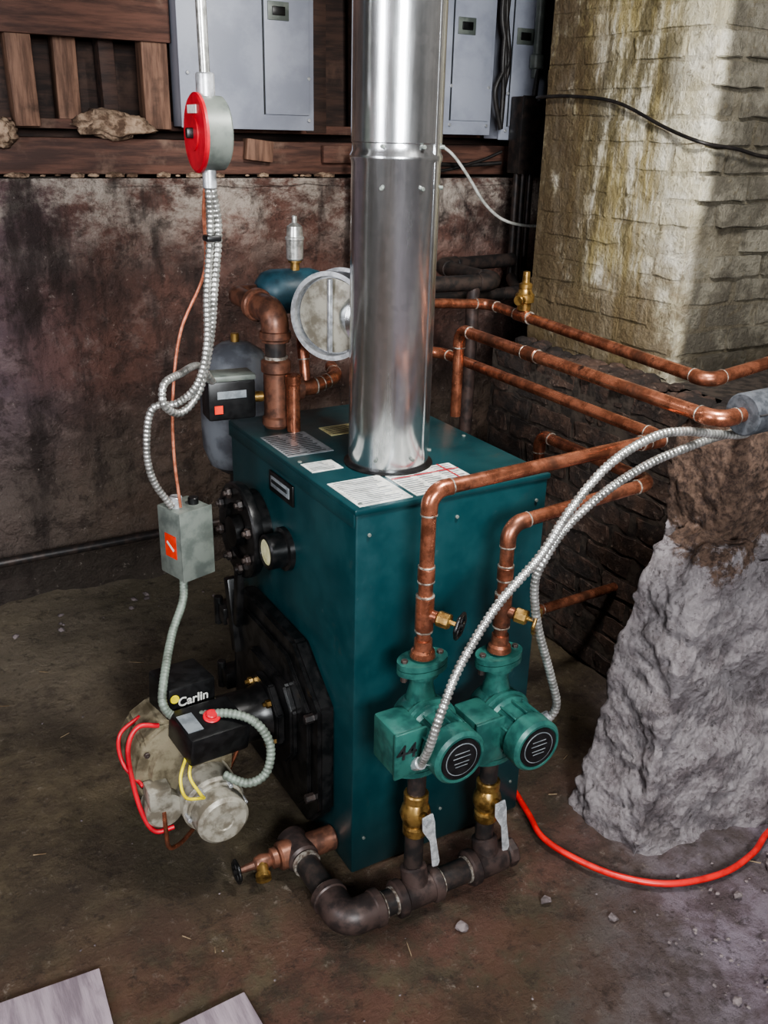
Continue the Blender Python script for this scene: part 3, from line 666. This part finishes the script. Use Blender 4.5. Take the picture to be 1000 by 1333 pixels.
# ---------------------------------------------------------------- copper circuits
r1=.0143
g=grp("copper_pipework")
pipe("riser_a",g,[(PX1,PY,PZ1+.155),(PX1,PY,.99),(.695,PY+.02,1.0),(.715,.80,1.0),(.45,.92,1.0)],r1)
pipe("riser_b",g,[(PX2,PY,PZ2+.155),(PX2,PY,.885),(.68,PY+.02,.90),(.70,.30,.89),(.74,.32,.35),(1.10,.36,.33)],r1)
pipe("main_a",g,[(.655,.62,.86),(.655,.62,1.105),(.632,-.30,1.10),(.70,-.298,1.102)],r1*1.05)
pipe("main_b",g,[(.50,.93,1.14),(.955,.90,1.11),(.86,-.07,1.10),(1.2,-.03,1.12),(2.28,-.02,1.15)],r1*1.05)
for n_,x,zt in (("a",PX1,PZ1),("b",PX2,PZ2)):
    lathe("flange_adapter_"+n_,g,(x,PY,zt+.150),(0,0,1),[(.026,0),(.024,.012),(.019,.017),(.018,.037)],'copper',24)
    coupling("valve_tee_"+n_,g,(x,PY,zt+.245),(0,0,1),.075,.0185)
    coupling("upper_coupling_"+n_,g,(x,PY,zt+.33 ),(0,0,1),.03,.0170)
    p=Vector((x,PY,zt+.245)); d=Vector((.55,-.8,-.12)).normalized(); cyl("valve_branch_"+n_,g,p,p+d*.028,.012,'copper')
coupling("main_coupling",g,(.648,.30,1.103),(0,1,0),.05,.0175); coupling("main_tee",g,(.935,.70,1.108),(.1,1,0),.07,.019)
coupling("riser_tee",g,(.66,PY+.02,.9985),(1,0,0),.06,.0175)
for n_,x,zt in (("a",PX1,PZ1),("b",PX2,PZ2)):
    g=grp("purge_valve"); p=Vector((x,PY,zt+.245)); d=Vector((.55,-.8,-.12)).normalized()
    cyl("body",g,p+d*.028,p+d*.055,.016,'brass',8); cyl("stem",g,p+d*.05,p+d*.08,.005,'brass',8)
    hand("handwheel",g,p+d*.075,d,.024,'brass' if n_=='b' else 'cast'); 
g=grp("relief_valve")
lathe("body",g,(.935,.70,1.126),(0,0,1),[(.020,0),(.020,.02),(.028,.024),(.028,.045),(.022,.05),(.018,.062),(.020,.064),(.020,.075),(.012,.08),(.010,.11),(.004,.112)],'brass',20)
cyl("outlet",g,(.935,.70,1.158),(.895,.68,1.158),.015,'brass')
g=grp("pipe_insulation")
cyl("sleeve",g,(.70,-.298,1.102),(2.25,-.282,1.13),.043,'foam',28,bv=.003)
sweep("slit",g,[(.701,-.338,1.11),(2.2,-.322,1.137)],.003,'rubber',6)
g=grp("iron_pipework")
pipe("run_a",g,[(.50,1.05,1.16),(1.10,1.05,1.15),(1.12,1.45,1.15),(1.5,1.5,1.15)],.026,'iron',fm='iron',sol='iron')
pipe("run_b",g,[(.60,1.2,1.08),(1.3,1.2,1.08),(1.5,1.5,1.08)],.02,'iron',fm='iron',sol='iron')
pipe("run_c",g,[(1.0,1.05,1.14),(1.0,1.05,.5)],.022,'rust',fit=False)
g=grp("metal_clad_cable")
flex("armour",g,[(.020,-.235,.465),(.015,-.27,.53),(.035,-.28,.62),(.085,-.26,.69),(.165,-.25,.785),(.26,-.25,.87),(.325,-.25,.955),(.41,-.25,1.030),(.52,-.245,1.066),(.60,-.25,1.068),(.70,-.25,1.048),(.80,-.24,1.035),(.95,-.12,1.02)],.0084)
cyl("connector",g,(.020,-.215,.455),(.020,-.240,.475),.013,'steel',10)
g=grp("metal_clad_cable")
flex("armour",g,[(.375,-.19,.42),(.385,-.205,.47),(.36,-.205,.55),(.315,-.20,.68),(.292,-.205,.78),(.300,-.215,.835),(.345,-.22,.90),(.44,-.22,.960),(.55,-.22,1.000),(.64,-.225,1.020),(.72,-.22,1.028),(.82,-.20,1.028),(.97,-.08,1.02)],.0084)
cyl("connector",g,(.350,-.18,.42),(.378,-.195,.44),.013,'steel',10)
# ---------------------------------------------------------------- misc
g=grp("wall_conduit"); pipe("pipe",g,[(XL+.02,1.64,.20),(.62,1.66,.205)],.016,'iron',fit=False)
g=grp("white_cable"); wire("cable",g,[(1.20,1.64,1.575),(1.26,1.60,1.53),(1.32,1.57,1.45),(1.39,1.56,1.36),(1.47,1.55,1.30),(1.56,1.53,1.275),(1.68,1.54,1.27),(1.85,1.60,1.27)],.006,'white_w')
g=grp("dark_cables")
wire("cable_a",g,[(.9,1.66,1.52),(1.1,1.66,1.50),(1.35,1.66,1.49),(1.51,1.63,1.50)],.008,'wirebk'); wire("cable_b",g,[(.95,1.67,1.56),(1.2,1.67,1.47),(1.4,1.65,1.50),(1.51,1.63,1.54)],.006,'wirebk')
g=grp("wall_rod"); pipe("rod",g,[(.865,1.62,.9),(.865,1.62,1.56)],.011,'steel',fit=False)
g=grp("red_hose")
wire("hose",g,[(.56,.45,.012),(.53,.15,.012),(.49,-.03,.012),(.465,-.12,.012),(.485,-.21,.012),(.54,-.31,.012),(.63,-.385,.012),(.76,-.42,.012),(.88,-.41,.012),(1.02,-.375,.014),(1.3,-.42,.014),(1.6,-.6,.014)],.0078,'hose')
g=grp("wood_plank"); box("board",g,(-.92,-.22,.008),(.66,.50,.014),'plank',rot=(0,0,-.06),bv=.002)
g=grp("wood_plank"); box("board",g,(-.45,-.37,.008),(.24,.36,.014),'plank',rot=(0,0,.05),bv=.002)
g=grp("floor_rubble"); bm=bmesh.new()
pts=[(.14,-.25,.013),(.35,-.28,.011),(.45,-.39,.010),(.41,-.59,.007),(.52,-.67,.010),(.9,-.46,.020),(.75,-.48,.010),(1.0,-.5,.022)]
for i in range(120): 
    x=random.uniform(-1.2,1.5); y=random.uniform(-1.0,1.6)
    if -.12<x<.55 and -.2<y<.7: continue
    pts.append((x,y,random.uniform(.001,.003)))
for i in range(110): pts.append((random.uniform(.5,1.4),random.uniform(-.75,-.36),random.uniform(.002,.006)))
for i in range(30): pts.append((random.uniform(-1.4,.3),random.uniform(1.45,1.62),random.uniform(.004,.012)))
for i,(x,y,s) in enumerate(pts):
    b2=bmesh.new(); bmesh.ops.create_icosphere(b2,subdivisions=2 if s>.012 else 1,radius=s)
    for v in b2.verts: v.co=Vector((v.co.x*1.2,v.co.y,v.co.z*.7))*(1+.5*nz(v.co/s,.9,i))+Vector((x,y,s*.25))
    merge(bm,b2)
finish(bm,"stones",g,'rock',False)
g=grp("floor_splinters"); bm=bmesh.new()
for i in range(45):
    x=random.uniform(-.9,1.1); y=random.uniform(-.95,1.3)
    if -.12<x<.55 and -.2<y<.7: continue
    box(None,None,(x,y,.003),(random.uniform(.015,.05),random.uniform(.001,.002),.002),None,rot=(0,0,random.uniform(0,3.1)),bv=0,bm=bm)
finish(bm,"splinters",g,'straw',False)
# ---------------------------------------------------------------- parent everything
bpy.context.view_layer.update()
for e,ch in GR.values():
    if not ch: continue
    lo=Vector((1e9,)*3); hi=Vector((-1e9,)*3)
    for o in ch:
        for v in o.bound_box:
            for k in range(3): lo[k]=min(lo[k],v[k]); hi[k]=max(hi[k],v[k])
    e.location=((lo.x+hi.x)/2,(lo.y+hi.y)/2,lo.z)
bpy.context.view_layer.update()
for e,ch in GR.values():
    for o in ch: o.parent=e; o.matrix_parent_inverse=e.matrix_world.inverted()
# ---------------------------------------------------------------- lights
def area(name,loc,tgt,size,power,col,sy=None):
    l=bpy.data.lights.new(name,'AREA'); l.energy=power; l.color=col; l.size=size
    if sy: l.shape='RECTANGLE'; l.size_y=sy
    o=bpy.data.objects.new(name,l); SC.collection.objects.link(o); o.location=loc
    o.rotation_euler=(Vector(tgt)-Vector(loc)).to_track_quat('-Z','Y').to_euler()
area("window_daylight",(-.9,-3.0,1.95),(.3,.3,.9),1.0,190,(.95,.98,1.0),.6)
area("left_side_light",(-2.2,-.6,1.7),(.4,.6,.9),.5,40,(.95,.95,1.0),1.2)  # tall area light just inside the solid left wall
area("ceiling_fill",(.40,-.55,2.38),(1.1,.4,1.1),.25,60,(1.0,.98,.94))  # added fill light below the ceiling, aimed at the chimney
w=bpy.data.worlds.new("world"); SC.world=w; w.use_nodes=True
w.node_tree.nodes["Background"].inputs[0].default_value=(.6,.7,.8,1); w.node_tree.nodes["Background"].inputs[1].default_value=.2
# ---------------------------------------------------------------- camera
th=math.radians(22.4); hd=math.radians(30.5); ro=math.atan(.0256)
Fv=Vector((math.sin(hd)*math.cos(th),math.cos(hd)*math.cos(th),-math.sin(th)))
Rv=Vector((math.cos(hd),-math.sin(hd),0)); Uv=Rv.cross(Fv)
r=Rv*math.cos(ro)+Uv*math.sin(ro); u=-Rv*math.sin(ro)+Uv*math.cos(ro); b=-Fv
c=bpy.data.cameras.new("camera"); c.sensor_fit='VERTICAL'; c.sensor_height=36; c.sensor_width=27; c.lens=1200*36/1333; c.clip_start=.02
co=bpy.data.objects.new("camera",c); SC.collection.objects.link(co)
co.matrix_world=Matrix(((r.x,u.x,b.x,-.795),(r.y,u.y,b.y,-1.457),(r.z,u.z,b.z,1.6),(0,0,0,1)))
SC.camera=co
